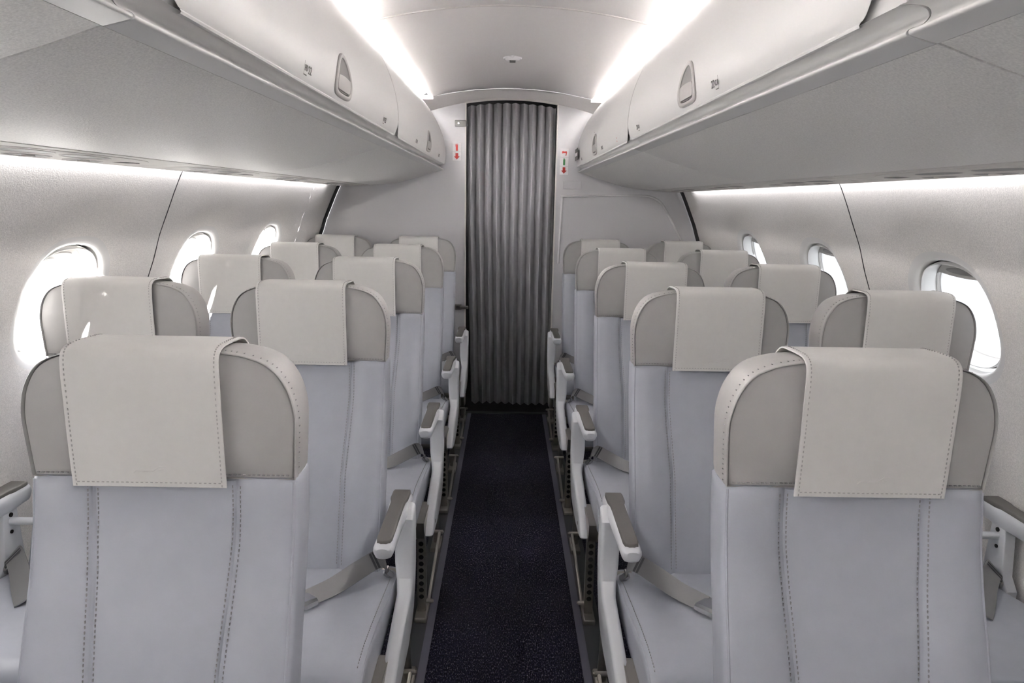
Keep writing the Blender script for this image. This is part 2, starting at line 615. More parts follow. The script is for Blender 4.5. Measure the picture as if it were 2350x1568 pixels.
    # trough behind each ceiling edge
for s in (-1, 1):
    tr = [(0.488, 2.004), (0.50, 2.034), (0.55, 2.070), (0.62, 2.102), (0.69, 2.118), (0.735, 2.11), (0.762, 2.08), (0.765, 2.0), (0.765, 1.9)]
    for a, b in ((FRONT_Y - 0.02, 2.492), (2.508, 4.238)):
        mb.loft([[(s * x, y, z) for x, z in tr] for y in (a, b)], 1, closed=False)
    mb.loft([[(s * x, y, z) for x, z in tr] for y in (2.492, 2.508)], 2, closed=False)
    # end of the trough
    mb.add([(s * x, 4.238, z) for x, z in tr] , [tuple(range(len(tr)))], 1)
    mb.box(min(s * 0.47, s * 0.66), max(s * 0.47, s * 0.66), 4.228, 4.25, ceil_z(0.5) - 0.012, ceil_z(0.5) + 0.012, 1)
# backing over the seams, then the close-out band down to the bulkhead
mb.loft([[(x, y, ceil_z(x) + 0.013) for x in (-0.5, -0.25, 0, 0.25, 0.5)] for y in (FRONT_Y - 0.1, 4.3)], 0, closed=False)
mb.loft([[(x, 2.4925, ceil_z(x) + 0.004) for x in xs], [(x, 2.4965, ceil_z(x) - 0.0025) for x in xs], [(x, 2.5035, ceil_z(x) - 0.0025) for x in xs], [(x, 2.5075, ceil_z(x) + 0.004) for x in xs]], 2, closed=False)
xb = [-0.8 + 1.6 * i / 40 for i in range(41)]
rows = []
for t in [i / 10 for i in range(11)]:
    y = 4.246 + (BULK_Y - 4.246) * t
    k = t * t * (3 - 2 * t)
    rows.append([(x, y, (2.032 - 0.24 * x * x) * (1 - k) + (2.0 - 0.30 * x * x) * k + 0.010 * sin(pi * t)) for x in xb])
mb.loft(rows, 0, closed=False)
struct(mb, 'ceiling', [M_CEIL, M_CEIL, M_EDGE], 'arched pale ceiling panels with glowing light troughs along both edges', 'ceiling', 38)

# bulkhead (wall_back) either side of the curtained doorway, and the dark galley behind
def bulk_top(x):
    return 2.0 - 0.30 * x * x


for s in (-1, 1):
    side = 'left' if s < 0 else 'right'
    root = thing('wall_back' if s < 0 else 'wall_back.001', 'grey glossy bulkhead panel %s of the curtain' % side, 'wall', (0, BULK_Y, 0), None, 'structure')
    mb = MB()
    xs2 = [0.292] + [0.3 + 0.1 * i for i in range(13)]
    # front sheet and back sheet
    front = [[(s * x, 0, -0.02) for x in xs2], [(s * x, 0, bulk_top(x) + 0.01) for x in xs2]]
    back = [[(s * x, 0.04, -0.02) for x in xs2], [(s * x, 0.04, bulk_top(x) + 0.01) for x in xs2]]
    mb.loft(front, 0, closed=False)
    mb.loft(back, 0, closed=False)
    mb.loft([front[0][:1] + front[1][:1], back[0][:1] + back[1][:1]], 0, closed=False)
    mb.build('panel', [M_BULK], root, fix=True)
    mb = MB()
    mb.box(min(s * 0.286, s * 0.294), max(s * 0.286, s * 0.294), -0.006, 0.042, 0.0, bulk_top(0.29))
    mb.build('edge_trim', [M_EDGE], root)
    if s > 0:
        # recessed lower panel outlined by a moulded frame with one big rounded corner
        mb = MB()
        path = spline([(0.322, 0.98), (0.328, 1.2), (0.3345, 1.395), (0.337, 1.409), (0.345, 1.413), (0.6, 1.419), (0.83, 1.424), (0.905, 1.418), (0.965, 1.39), (1.005, 1.34), (1.06, 1.25), (1.13, 1.125), (1.2, 1.0)], 6)
        mb.tube([(p.x, 0.001, p.y) for p in path], 0.0075, 0, 10)
        mb.build('panel_moulding', [M_MOULD], root)
mb = MB()
xs3 = [-0.292 + 0.584 * i / 16 for i in range(17)]
mb.loft([[(x, y, bulk_top(x) + dz) for x in xs3] for y, dz in ((4.42, 0.01), (4.438, -0.002), (4.444, -0.006), (4.452, -0.006), (4.46, 0.01))], 0, closed=False)
tn += 1
struct(mb, 'trim_%d' % tn, [M_EDGE], 'thin white arched trim above the grey curtain', 'trim')
mb = MB()
mb.box(-1.5, 1.5, 5.02, 5.06, -0.1, 2.2)
mb.box(-1.5, -1.46, 4.45, 5.05, -0.1, 2.2)
mb.box(1.46, 1.5, 4.45, 5.05, -0.1, 2.2)
mb.box(-1.5, 1.5, 4.452, 5.05, 2.006, 2.2)
struct(mb, 'wall_back.002', [M_DARK], 'black space showing in the gaps beside the curtain', 'wall')
mb = MB()
mb.box(-1.5, 1.5, FRONT_Y - 0.06, FRONT_Y - 0.02, -0.1, 2.3)
struct(mb, 'wall_front', [M_BULK], 'grey partition closing the cabin behind the viewer', 'wall')

# ------------------------------------------------------------------ overhead bins
DOOR = [(0.70, 2.030), (0.64, 2.022), (0.587, 2.000), (0.540, 1.963), (0.497, 1.915), (0.466, 1.868), (0.440, 1.814), (0.420, 1.757), (0.409, 1.70), (0.406, 1.65), (0.411, 1.612), (0.4165, 1.597)]
DOORS = spline(DOOR, 4)


def door_pt(z):
    """(x, nx, nz) of the door face at height z"""
    best = None
    for a, b in zip(DOORS, DOORS[1:]):
        if (a.y - z) * (b.y - z) <= 0 and a.y != b.y:
            t = (z - a.y) / (b.y - a.y)
            x = a.x + (b.x - a.x) * t
            d = (b - a).normalized()
            n = Vector((d.y, -d.x))
            if n.x > 0:
                n = -n
            return x, n.x, n.y
    return 0.41, -1, 0


GUT = spline([(0.4165, 1.5945), (0.432, 1.5955), (0.447, 1.593), (0.4515, 1.586), (0.4475, 1.578), (0.440, 1.5725), (0.4345, 1.5705)], 4)
NOSE = spline([(0.4345, 1.5705), (0.430, 1.5695), (0.4285, 1.567), (0.430, 1.5642), (0.4345, 1.5625), (0.448, 1.5590), (0.4625, 1.5555)], 4)
UNDER = spline([(0.4655, 1.5562), (0.52, 1.5375), (0.58, 1.519), (0.64, 1.5015), (0.70, 1.486), (0.76, 1.474), (0.82, 1.4665), (0.87, 1.463), (0.90, 1.4615)], 4)


def extrude_y(mb, prof, s, y0, y1, r, m, ins=None):
    """sheet of a profile along y whose two ends turn inwards (ins = direction in x,z of the turn)"""
    rows = []
    n = len(prof)
    def off(d):
        out = []
        for i in range(n):
            a, b = prof[max(i - 1, 0)], prof[min(i + 1, n - 1)]
            t = (b - a).normalized()
            nn = Vector((-t.y, t.x)) if ins is None else Vector(ins)
            out.append((prof[i].x + nn.x * d, prof[i].y + nn.y * d))
        return out
    for y, d in ((y0, r * 3), (y0, r), (y0 + r * 0.3, r * 0.3), (y0 + r, 0), (y1 - r, 0), (y1 - r * 0.3, r * 0.3), (y1, r), (y1, r * 3)):
        rows.append([(s * x, y, z) for x, z in off(d)])
    mb.loft(rows, m, closed=False)


def handle_outline(k, n=40):
    """teardrop outline in (y, height along the face), scale k about its middle"""
    pts = [(-0.078, -0.030), (-0.070, -0.044), (-0.045, -0.049), (0.0, -0.050), (0.045, -0.049), (0.070, -0.044), (0.078, -0.030), (0.074, -0.008), (0.056, 0.020), (0.030, 0.042), (0.0, 0.051), (-0.030, 0.042), (-0.056, 0.020), (-0.074, -0.008)]
    return pts


def text_mesh(parent, txt, s, y, z, size, m, name='lettering'):
    """letters lying on the door face, reading along the cabin as seen from the aisle"""
    c = bpy.data.curves.new(name, 'FONT')
    c.body = txt
    c.size = size
    c.align_x = 'CENTER'
    c.align_y = 'CENTER'
    c.extrude = 0.0003
    tmp = bpy.data.objects.new(name, c)
    COL.objects.link(tmp)
    dg = bpy.context.evaluated_depsgraph_get()
    me = bpy.data.meshes.new_from_object(tmp.evaluated_get(dg))
    bpy.data.objects.remove(tmp)
    me.name = name
    me.materials.clear()
    me.materials.append(m)
    for p in me.polygons:
        p.material_index = 0
    o = bpy.data.objects.new(name, me)
    COL.objects.link(o)
    o.parent = parent
    x, nx, nz = door_pt(z)
    nrm = Vector((s * nx, 0, nz)).normalized()
    right = Vector((0, -s if False else (1 if s < 0 else -1), 0))
    up = nrm.cross(right).normalized()
    if up.z < 0:
        up = -up
    # left wall seen from the aisle: text runs towards +y; right wall: towards -y
    R = Matrix((right, up, nrm)).transposed().to_4x4()
    R.translation = Vector((s * x, y, z)) + nrm * 0.0009
    o.matrix_local = R
    return o


def bracket_mesh(parent, s, y, z, w, h, flip):
    """the small window-seat bracket printed beside the row letters"""
    mb = MB()
    x, nx, nz = door_pt(z)
    nrm = Vector((s * nx, 0, nz)).normalized()
    up = Vector((-nrm.z * (1 if nrm.x > 0 else -1), 0, abs(nrm.x)))
    up.normalize()
    o = Vector((s * x, y, z)) + nrm * 0.0009
    Y = Vector((0, 1, 0))
    t = 0.0016
    def quad(a0, a1, b0, b1):
        mb.add([o + Y * a0 + up * b0, o + Y * a1 + up * b0, o + Y * a1 + up * b1, o + Y * a0 + up * b1], [(0, 1, 2, 3)])
    e = -w / 2
    quad(e, e + t, -h / 2, h / 2 + 0.004)
    quad(e, w / 2 - 0.004, -h / 2 - t * 1.4, -h / 2)
    return mb.build('lettering', [M_INK], parent)


def build_bin(s, y0, y1, door0, door1, hy, label, texts):
    root = thing('overhead_bin', label, 'bin', (0, 0, 0), 'overhead bins along the cabin')
    # shell: frame around the door, gutter, nose and grained underside
    mb = MB()
    sh = [Vector((p.x + 0.010, p.y)) for p in DOORS]
    extrude_y(mb, sh, s, y0, y1, 0.0015, 0, (0.6, 0.3))
    mb.loft([[(s * x, y, z) for x, z in ((0.4265, 1.597), (0.4165, 1.5945))] for y in (y0, y1)], 0, closed=False)
    extrude_y(mb, GUT, s, y0, y1, 0.0015, 0, (0.6, 0.5))
    extrude_y(mb, NOSE, s, y0, y1, 0.0015, 0, (0.6, 0.5))
    mb.build('bin_shell', [M_BIN], root)
    mb = MB()
    extrude_y(mb, UNDER, s, y0, y1, 0.0015, 0, (0.1, 0.9))
    mb.loft([[(s * x, y, z) for x, z in ((0.4655, 1.5562), (0.4655, 1.575))] for y in (y0, y1)], 0, closed=False)
    mb.loft([[(s * x, y, z) for x, z in ((0.90, 1.4615), (0.902, 1.48))] for y in (y0, y1)], 0, closed=False)
    mb.build('underside_panel', [M_UNDER], root)
    # closing back and top so no light passes through the bin
    mb = MB()
    mb.loft([[(s * x, y, z) for x, z in ((0.70, 2.03), (0.76, 1.96), (0.93, 1.70), (0.99, 1.56), (0.99, 1.49), (0.90, 1.478))] for y in (y0, y1)], 0, closed=False)
    mb.build('back_panel', [M_BIN], root)
    # door with a lip along its lower edge
    mb = MB()
    RC, ZB = 0.05, DOORS[-1].y
    rows = []
    ysd = [door0 + RC * (1 - cos(pi / 2 * k / 8)) for k in range(9)]
    ysd = ysd + [door1 - (y - door0) for y in reversed(ysd)]
    for y in ysd:
        e = min(y - door0, door1 - y)
        zc_ = ZB + RC - sqrt(max(0.0, RC * RC - (RC - e) ** 2)) if e < RC else ZB
        row = []
        for p in DOORS:
            if p.y < ZB + RC:
                z = zc_ + (p.y - ZB) / RC * (ZB + RC - zc_)
                row.append((door_pt(z)[0], z))
            else:
                row.append((p.x, p.y))
        rows.append(row)
    full = [[(s * (x + 0.011), ysd[0] + 0.001, z + 0.002) for x, z in rows[0]], [(s * (x + 0.0015), ysd[0] + 0.0002, z) for x, z in rows[0]]]
    full += [[(s * x, y + (0.002 if i == 0 else (-0.002 if i == len(ysd) - 1 else 0)), z) for x, z in r_] for i, (y, r_) in enumerate(zip(ysd, rows))]
    full += [[(s * (x + 0.0015), ysd[-1] - 0.0002, z) for x, z in rows[-1]], [(s * (x + 0.011), ysd[-1] - 0.001, z + 0.002) for x, z in rows[-1]]]
    mb.loft(full, 0, closed=False)
    lip = [Vector((0.4165, 1.597)), Vector((0.4150, 1.5945)), Vector((0.4162, 1.5915)), Vector((0.4205, 1.5905)), Vector((0.428, 1.5935))]
    mb.loft([[(s * p.x, y, p.y) for p in lip] for y in (door0 + 0.045, door1 - 0.045)], 0, closed=False)
    door = mb.build('door', [M_BIN], root)
    # recessed teardrop latch
    if hy is not None:
        zc = 1.655
        outl = spline(handle_outline(1) + handle_outline(1)[:1], 5)[:-1]
        def hp(y, h, d):
            x, nx, nz = door_pt(zc)
            n = Vector((nx, nz)).normalized()
            u = Vector((-n.y, n.x))
            if u.y < 0:
                u = -u
            # stay on the curved face: shift by the face's own x at that height
            zz = zc + h * u.y
            xf, _, _ = door_pt(zz)
            return (s * (xf + n.x * d), hy + y, zz + n.y * d)
        mb = MB()
        rr = []
        for k, d in ((1.0, -0.001), (1.0, 0.003), (0.96, 0.005), (0.86, 0.0052), (0.80, 0.0035), (0.785, 0.0008)):
            rr.append([hp(p.x * k, p.y * k, d) for p in outl])
        mb.loft(rr, 0)
        hd = mb.build('handle', [M_HANDLE], door, fix=True)
        mb = MB()
        mb.loft([[hp(p.x * k, p.y * k, 0.0010) for p in outl] for k in (0.79, 0.6, 0.4, 0.2, 0.02)], 0, True, False, True)
        mb.build('handle_recess', [M_HANDLE_D], door, fix=True)
        mb = MB()
        low = [p for p in outl]
        fl = [(p.x * 0.76, min(p.y * 0.76, -0.004 + 0.004 * (1 - (p.x / 0.078) ** 2))) for p in outl if p.y * 0.76 < 0.001 or True]
        fl = [(a, max(b, -0.034)) for a, b in fl]
        mb.loft([[hp(a, b, 0.0012) for a, b in fl]] + [[hp(a * k, -0.018 + (b + 0.018) * k, 0.0042) for a, b in fl] for k in (0.98, 0.7, 0.4, 0.05)], 0, True, False, True)
        mb.build('latch_flap', [M_HANDLE], door, fix=True)
        mb = MB()
        mb.tube([hp(a, b - 0.0025, 0.0020) for a, b in [(-0.052, -0.0345), (-0.03, -0.0362), (0, -0.037), (0.03, -0.0362), (0.052, -0.0345)]], 0.0016, 0, 6)
        mb.build('latch_gap', [M_HOLE], door)
    for (txt, y, z, size, mm) in texts:
        if txt == '[':
            bracket_mesh(door, s, y, z, size * 0.95, size * 0.78, s > 0)
        else:
            text_mesh(door, txt, s, y, z, size, mm)
    return root


INK = M_INK
for s in (-1, 1):
    L = s < 0
    side = 'left' if L else 'right'
    if L:
        t1 = [('[', 1.392, 1.619, 0.026, INK), ('FD', 1.394, 1.620, 0.0165, INK), ('22', 1.419, 1.619, 0.022, INK), ('[', 2.228, 1.619, 0.026, INK), ('FD', 2.230, 1.620, 0.0165, INK), ('23', 2.256, 1.619, 0.022, INK)]
        t2 = [('FD 24', 3.008, 1.618, 0.022, INK), ('FD 25', 3.95, 1.620, 0.022, INK)]
    else:
        t1 = [('22', 1.482, 1.620, 0.022, INK), ('CA', 1.456, 1.620, 0.0165, INK), ('[', 1.457, 1.619, 0.026, INK), ('23', 2.325, 1.621, 0.022, INK), ('CA', 2.298, 1.621, 0.0165, INK), ('[', 2.299, 1.620, 0.026, INK)]
        t2 = [('24 CA', 3.18, 1.620, 0.022, INK), ('25 CA', 4.05, 1.622, 0.020, INK), ('::', 2.753, 1.622, 0.034, M_INKRED), ('--', 3.51, 1.721, 0.022, INK)]
    build_bin(s, FRONT_Y, 0.803, -0.75, 0.755, None, 'white overhead bin cut off by the top %s corner of the photo' % side, [])
    build_bin(s, 0.807, 2.4985, 0.845, 2.4965, 1.688, 'white overhead bin on the %s with its large teardrop latch marked row 22' % side, t1)
    build_bin(s, 2.5015, 4.449, 2.5035, 4.135, 3.44, 'white overhead bin on the %s reaching back to the bulkhead beside the curtain' % side, t2)

# small notices at the far end of the right-hand bin
mb = MB()
x, nx, nz = door_pt(1.655)
mb.box(0.4025, 0.4042, 4.24, 4.40, 1.63, 1.70, 0)
mb.box(0.4018, 0.4026, 4.255, 4.385, 1.655, 1.675, 1)
tag(mb.build('bin_notice', [M_GREYGAP, M_SIGN]), 'tiny dark green notice at the far tip of the right overhead bin', 'sign')

# ------------------------------------------------------------------ passenger service panels under the bins
for s in (-1, 1):
    side = 'left' if s < 0 else 'right'
    tn += 1
    mb = MB()
    prof = [(0.9035, 1.478), (0.9035, 1.4605), (0.906, 1.4595), (1.0, 1.4545), (1.074, 1.4501), (1.0785, 1.4512), (1.0795, 1.455), (1.077, 1.466)]
    for a, b in zip([FRONT_Y, -0.45, 0.35, 1.15, 1.95, 2.75, 3.55], [-0.452, 0.348, 1.148, 1.948, 2.748, 3.548, 4.2]):
        mb.loft([[(s * x, y, z) for x, z in prof] for y in (a, b)], 0, closed=False)
    mb.loft([[(s * x, y, z + 0.004) for x, z in prof] for y in (FRONT_Y, 4.2)], 1, closed=False)
    mb.loft([[(s * x, y, z) for x, z in prof[1:5]] for y in (4.2, 4.449)], 0, closed=False)
    struct(mb, 'trim_%d' % tn, [M_PSU, M_GREYGAP], 'long flat service rail under the %s bins above the windows' % side, 'trim')
    words = ['nearest to the viewer', 'second from the viewer', 'third from the viewer', 'nearest to the bulkhead']
    for i, yc in enumerate((1.55, 2.35, 3.15, 3.92)):
        def zf(x):
            return 1.4595 - (abs(x) - 0.906) * 0.0559
        root = thing('passenger_service_unit', 'service unit with reading lights and air vents under the %s bin, %s' % (side, words[i]), 'service panel', (s * 0.995, yc, zf(0.995)), 'service units under the bins')
        def on(x, y, d):
            return (s * x, y, zf(x + 0.995) - zf(0.995) - d)
        mb = MB()
        def ring(a, b, k, d, e=3.0, cx_=0.0, cy_=0.0, n=40):
            return [on(cx_ + superell(a * k, b * k, e, 2 * pi * j / n)[0], cy_ + superell(a * k, b * k, e, 2 * pi * j / n)[1], d) for j in range(n)]
        mb.loft([ring(0.070, 0.30, 1.0, -0.002), ring(0.070, 0.30, 1.0, 0.0008), ring(0.070, 0.30, 0.985, 0.0014)], 0, True, False, True)
        mb.build('unit_panel', [M_PSU], root, fix=True)
        for cx_, cy_ in ((-0.03, -0.17), (-0.03, 0.03)):
            mb = MB()
            mb.loft([ring(0.026, 0.085, 1.0, 0.0012, 2.2, cx_, cy_), ring(0.026, 0.085, 0.985, 0.0026, 2.2, cx_, cy_), ring(0.026, 0.085, 0.95, 0.0026, 2.2, cx_, cy_), ring(0.026, 0.085, 0.93, 0.0015, 2.2, cx_, cy_)], 0)
            mb.loft([ring(0.026, 0.085, 0.94, 0.0017, 2.2, cx_, cy_)] * 2, 1, True, True)
            mb.build('reading_light', [M_PSU, M_PSU_D], root)
        for cx_, cy_ in ((0.032, -0.07), (0.032, 0.12)):
            mb = MB()
            mb.loft([ring(0.022, 0.07, 1.0, 0.0012, 2.2, cx_, cy_), ring(0.022, 0.07, 0.98, 0.0026, 2.2, cx_, cy_), ring(0.022, 0.07, 0.94, 0.0026, 2.2, cx_, cy_), ring(0.022, 0.07, 0.92, 0.0015, 2.2, cx_, cy_)], 0)
            mb.loft([ring(0.022, 0.07, 0.93, 0.0017, 2.2, cx_, cy_)] * 2, 1, True, True)
            c = on(cx_, cy_, 0.0012)
            mb.disc(c, (0, 0, -1), 0.013, 0.0034, 0, 16)
            mb.build('air_vent', [M_PSU, M_PSU_D], root)
        mb = MB()
        for k in range(12):
            y = 0.215 + k * 0.005
            mb.box(*sorted((s * -0.02, s * 0.03)), y, y + 0.0026, zf(0.995) - zf(0.995) - 0.0024, -0.0012, 0)
        mb.build('speaker_grille', [M_PSU_D], root)

# smoke detector on the ceiling
ys_, zs_ = 3.36, ceil_z(0)
root = thing('smoke_detector', 'small round white smoke detector on the arched ceiling', 'detector', (-0.004, ys_, zs_))
mb = MB()
NN = 28
mb.loft([[(r_ * cos(2 * pi * j / NN), r_ * sin(2 * pi * j / NN), d) for j in range(NN)] for r_, d in ((0.044, 0.002), (0.044, -0.004), (0.041, -0.007), (0.036, -0.006), (0.030, -0.012), (0.02, -0.015))], 0, True, False, True)
mb.build('housing', [M_SIGN], root, fix=True)
mb = MB()
mb.box(-0.014, 0.014, -0.018, 0.018, -0.0195, -0.014, 0, 0.002)
mb.build('sensor_window', [M_PSU_D], root)
mb = MB()
mb.tube([(0, -0.052 - 0.0, -0.001), (0, -0.052, -0.007), (0, -0.052, -0.010)], [0.007, 0.006, 0.003], 0, 14)
mb.build('indicator', [M_SIGN], root)

# ------------------------------------------------------------------ curtain in the doorway
mb = MB()
NX, NZ = 240, 60
rows = []
for i in range(NZ + 1):
    t = i / NZ
    row = []
    for j in range(NX + 1):
        u = j / NX
        xl = -0.246 + (-0.283 + 0.246) * min(1, t * 1.6)
        xr = 0.284 + (0.277 - 0.284) * t
        ph = 2 * pi * 10.2 * (u + 0.003 * sin(5.1 * u + 1.2 * t)) - 0.3
        amp = 0.031 + 0.003 * sin(5 * u + 1.7)
        w = 1.0 - 2.0 * abs(sin(ph / 2)) ** 0.9
        x = xl + (xr - xl) * u + 0.003 * sin(ph)
        ztop = bulk_top(x) - 0.020
        zb = 0.006 + 0.004 * sin(7 * u)
        row.append((x, 4.492 + amp * w + 0.006 * sin(4.3 * u + 3 * t) * (1 - t), zb + (ztop - zb) * t))
    rows.append(row)
mb.loft(rows, 0, closed=False)
mb.loft([[(p[0], p[1] + 0.0015, p[2]) for p in r_] for r_ in rows], 0, closed=False)
tag(mb.build('curtain', [M_CURT], None, 60), 'grey pleated curtain closing the doorway at the end of the aisle', 'curtain')

# curtain hold-backs on the left door post
for z, nm, lab in ((1.849, 'up', 'grey metal curtain clip on the left door post near the ceiling'), (0.68, 'low', 'grey metal curtain clip on the left door post at armrest height')):
    root = thing('curtain_clip', lab, 'clip', (-0.322, BULK_Y, z), 'curtain clips on the door post')
    mb = MB()
    mb.box(-0.036, 0.036 if z > 1 else 0.01, -0.012, 0.0, -0.019, 0.019, 0, 0.004)
    if z < 1:
        mb.box(0.0, 0.055, -0.022, -0.006, -0.010, 0.010, 0, 0.004)
    mb.build('bracket', [M_PSU_D], root)
    mb = MB()
    mb.disc((-0.012, -0.011, 0), (0, -1, 0), 0.006, 0.003, 0, 14)
    mb.build('screw', [M_CHROME], root)


# ------------------------------------------------------------------ signs on the bulkhead
def sign(name, label, x0, x1, z0, z1, tiles, cat='sign'):
    root = thing(name, label, cat, ((x0 + x1) / 2, BULK_Y - 0.001, (z0 + z1) / 2))
    w, h = x1 - x0, z1 - z0
    n = len(tiles)
    th = h / n
    for i, tname in enumerate(tiles):
        zc = h / 2 - th * (i + 0.5)
        mb = MB()
        mb.box(-w / 2, w / 2, -0.0018, 0.0005, zc - th / 2 + 0.0012, zc + th / 2 - 0.0012)
        pl = mb.build('sign_plate', [M_SIGN], root)
        mb = MB()
        q = w * 0.5
        def poly(pts):
            mb.add([(a * q, -0.0024, zc + b * q) for a, b in pts], [tuple(range(len(pts)))])
        if tname == 'arrow':
            poly([(-0.32, 0.75), (-0.32, 0.0), (-0.68, 0.0), (0, -0.72), (0.68, 0.0), (0.32, 0.0), (0.32, 0.75)])
            mm = M_RED
        elif tname == 'extinguisher':
            poly([(-0.24, -0.75), (0.24, -0.75), (0.24, 0.5), (0.1, 0.68), (-0.1, 0.68), (-0.24, 0.5)])
            poly([(-0.3, 0.74), (-0.28, 0.84), (0.28, 0.84), (0.26, 0.74)])
            poly([(-0.36, 0.2), (-0.28, 0.2), (-0.28, 0.74), (-0.36, 0.74)])
            mm = M_RED
        elif tname == 'bottle':
            poly([(-0.22, -0.82), (0.22, -0.82), (0.24, -0.7), (0.24, 0.45), (0.12, 0.6), (-0.12, 0.6), (-0.24, 0.45), (-0.24, -0.7)])
            poly([(-0.14, 0.62), (0.05, 0.62), (0.05, 0.85), (-0.14, 0.85)])
            mm = M_GREEN
        else:
            poly([(-0.6, 0.15), (-0.35, 0.5), (-0.2, 0.3), (0.55, 0.35), (0.6, 0.1), (0.45, -0.7), (0.25, -0.68), (0.35, -0.02), (-0.2, -0.05), (-0.45, -0.2)])
            mm = M_RED
        mb.build('pictogram', [mm], pl)
    return root


sign('wall_sign', 'white sign with red fire extinguisher and red arrow left of the curtain', -0.372, -0.318, 1.621, 1.730, ['extinguisher', 'arrow'])
sign('wall_sign', 'white sign with megaphone, green bottle and red arrow right of the curtain', 0.312, 0.366, 1.546, 1.710, ['megaphone', 'bottle', 'arrow'])
mb = MB()
mb.box(0.339, 0.452, 4.443, 4.4505, 1.459, 1.510, 0, 0.002)
tag(mb.build('wall_plate', [M_BULK]), 'small blank grey plate on the bulkhead below the green bottle sign', 'plate')

# ------------------------------------------------------------------ seats
BACK = spline([(-0.175, 0.37), (-0.165, 0.40), (-0.138, 0.48), (-0.110, 0.56), (-0.085, 0.64), (-0.060, 0.71), (-0.037, 0.77), (-0.018, 0.83), (-0.006, 0.88), (0.0, 0.934)], 4)


def groove_x(z):
    return 0.100 + (0.113 - 0.100) * max(0, min(1, (z - 0.64) / 0.2))


def back_front(x, y, z):
    g, hw = groove_x(z), 0.210
    a = abs(x)
    fade = min(1.0, max(0.0, (0.955 - z) / 0.06))
    if a < g:
        d = 0.003 - 0.005 * cos(a / g * pi / 2) * 0.6
    else:
        d = 0.003 - 0.016 * sin(pi * min(1, (a - g) / (hw - g))) ** 0.8 * (0.45 + 0.55 * fade)
    e = a - g
    d += 0.0046 * math.exp(-(e / 0.0045) ** 2)
    d -= 0.0030 * math.exp(-((e) / 0.0016) ** 2)
    return y + d


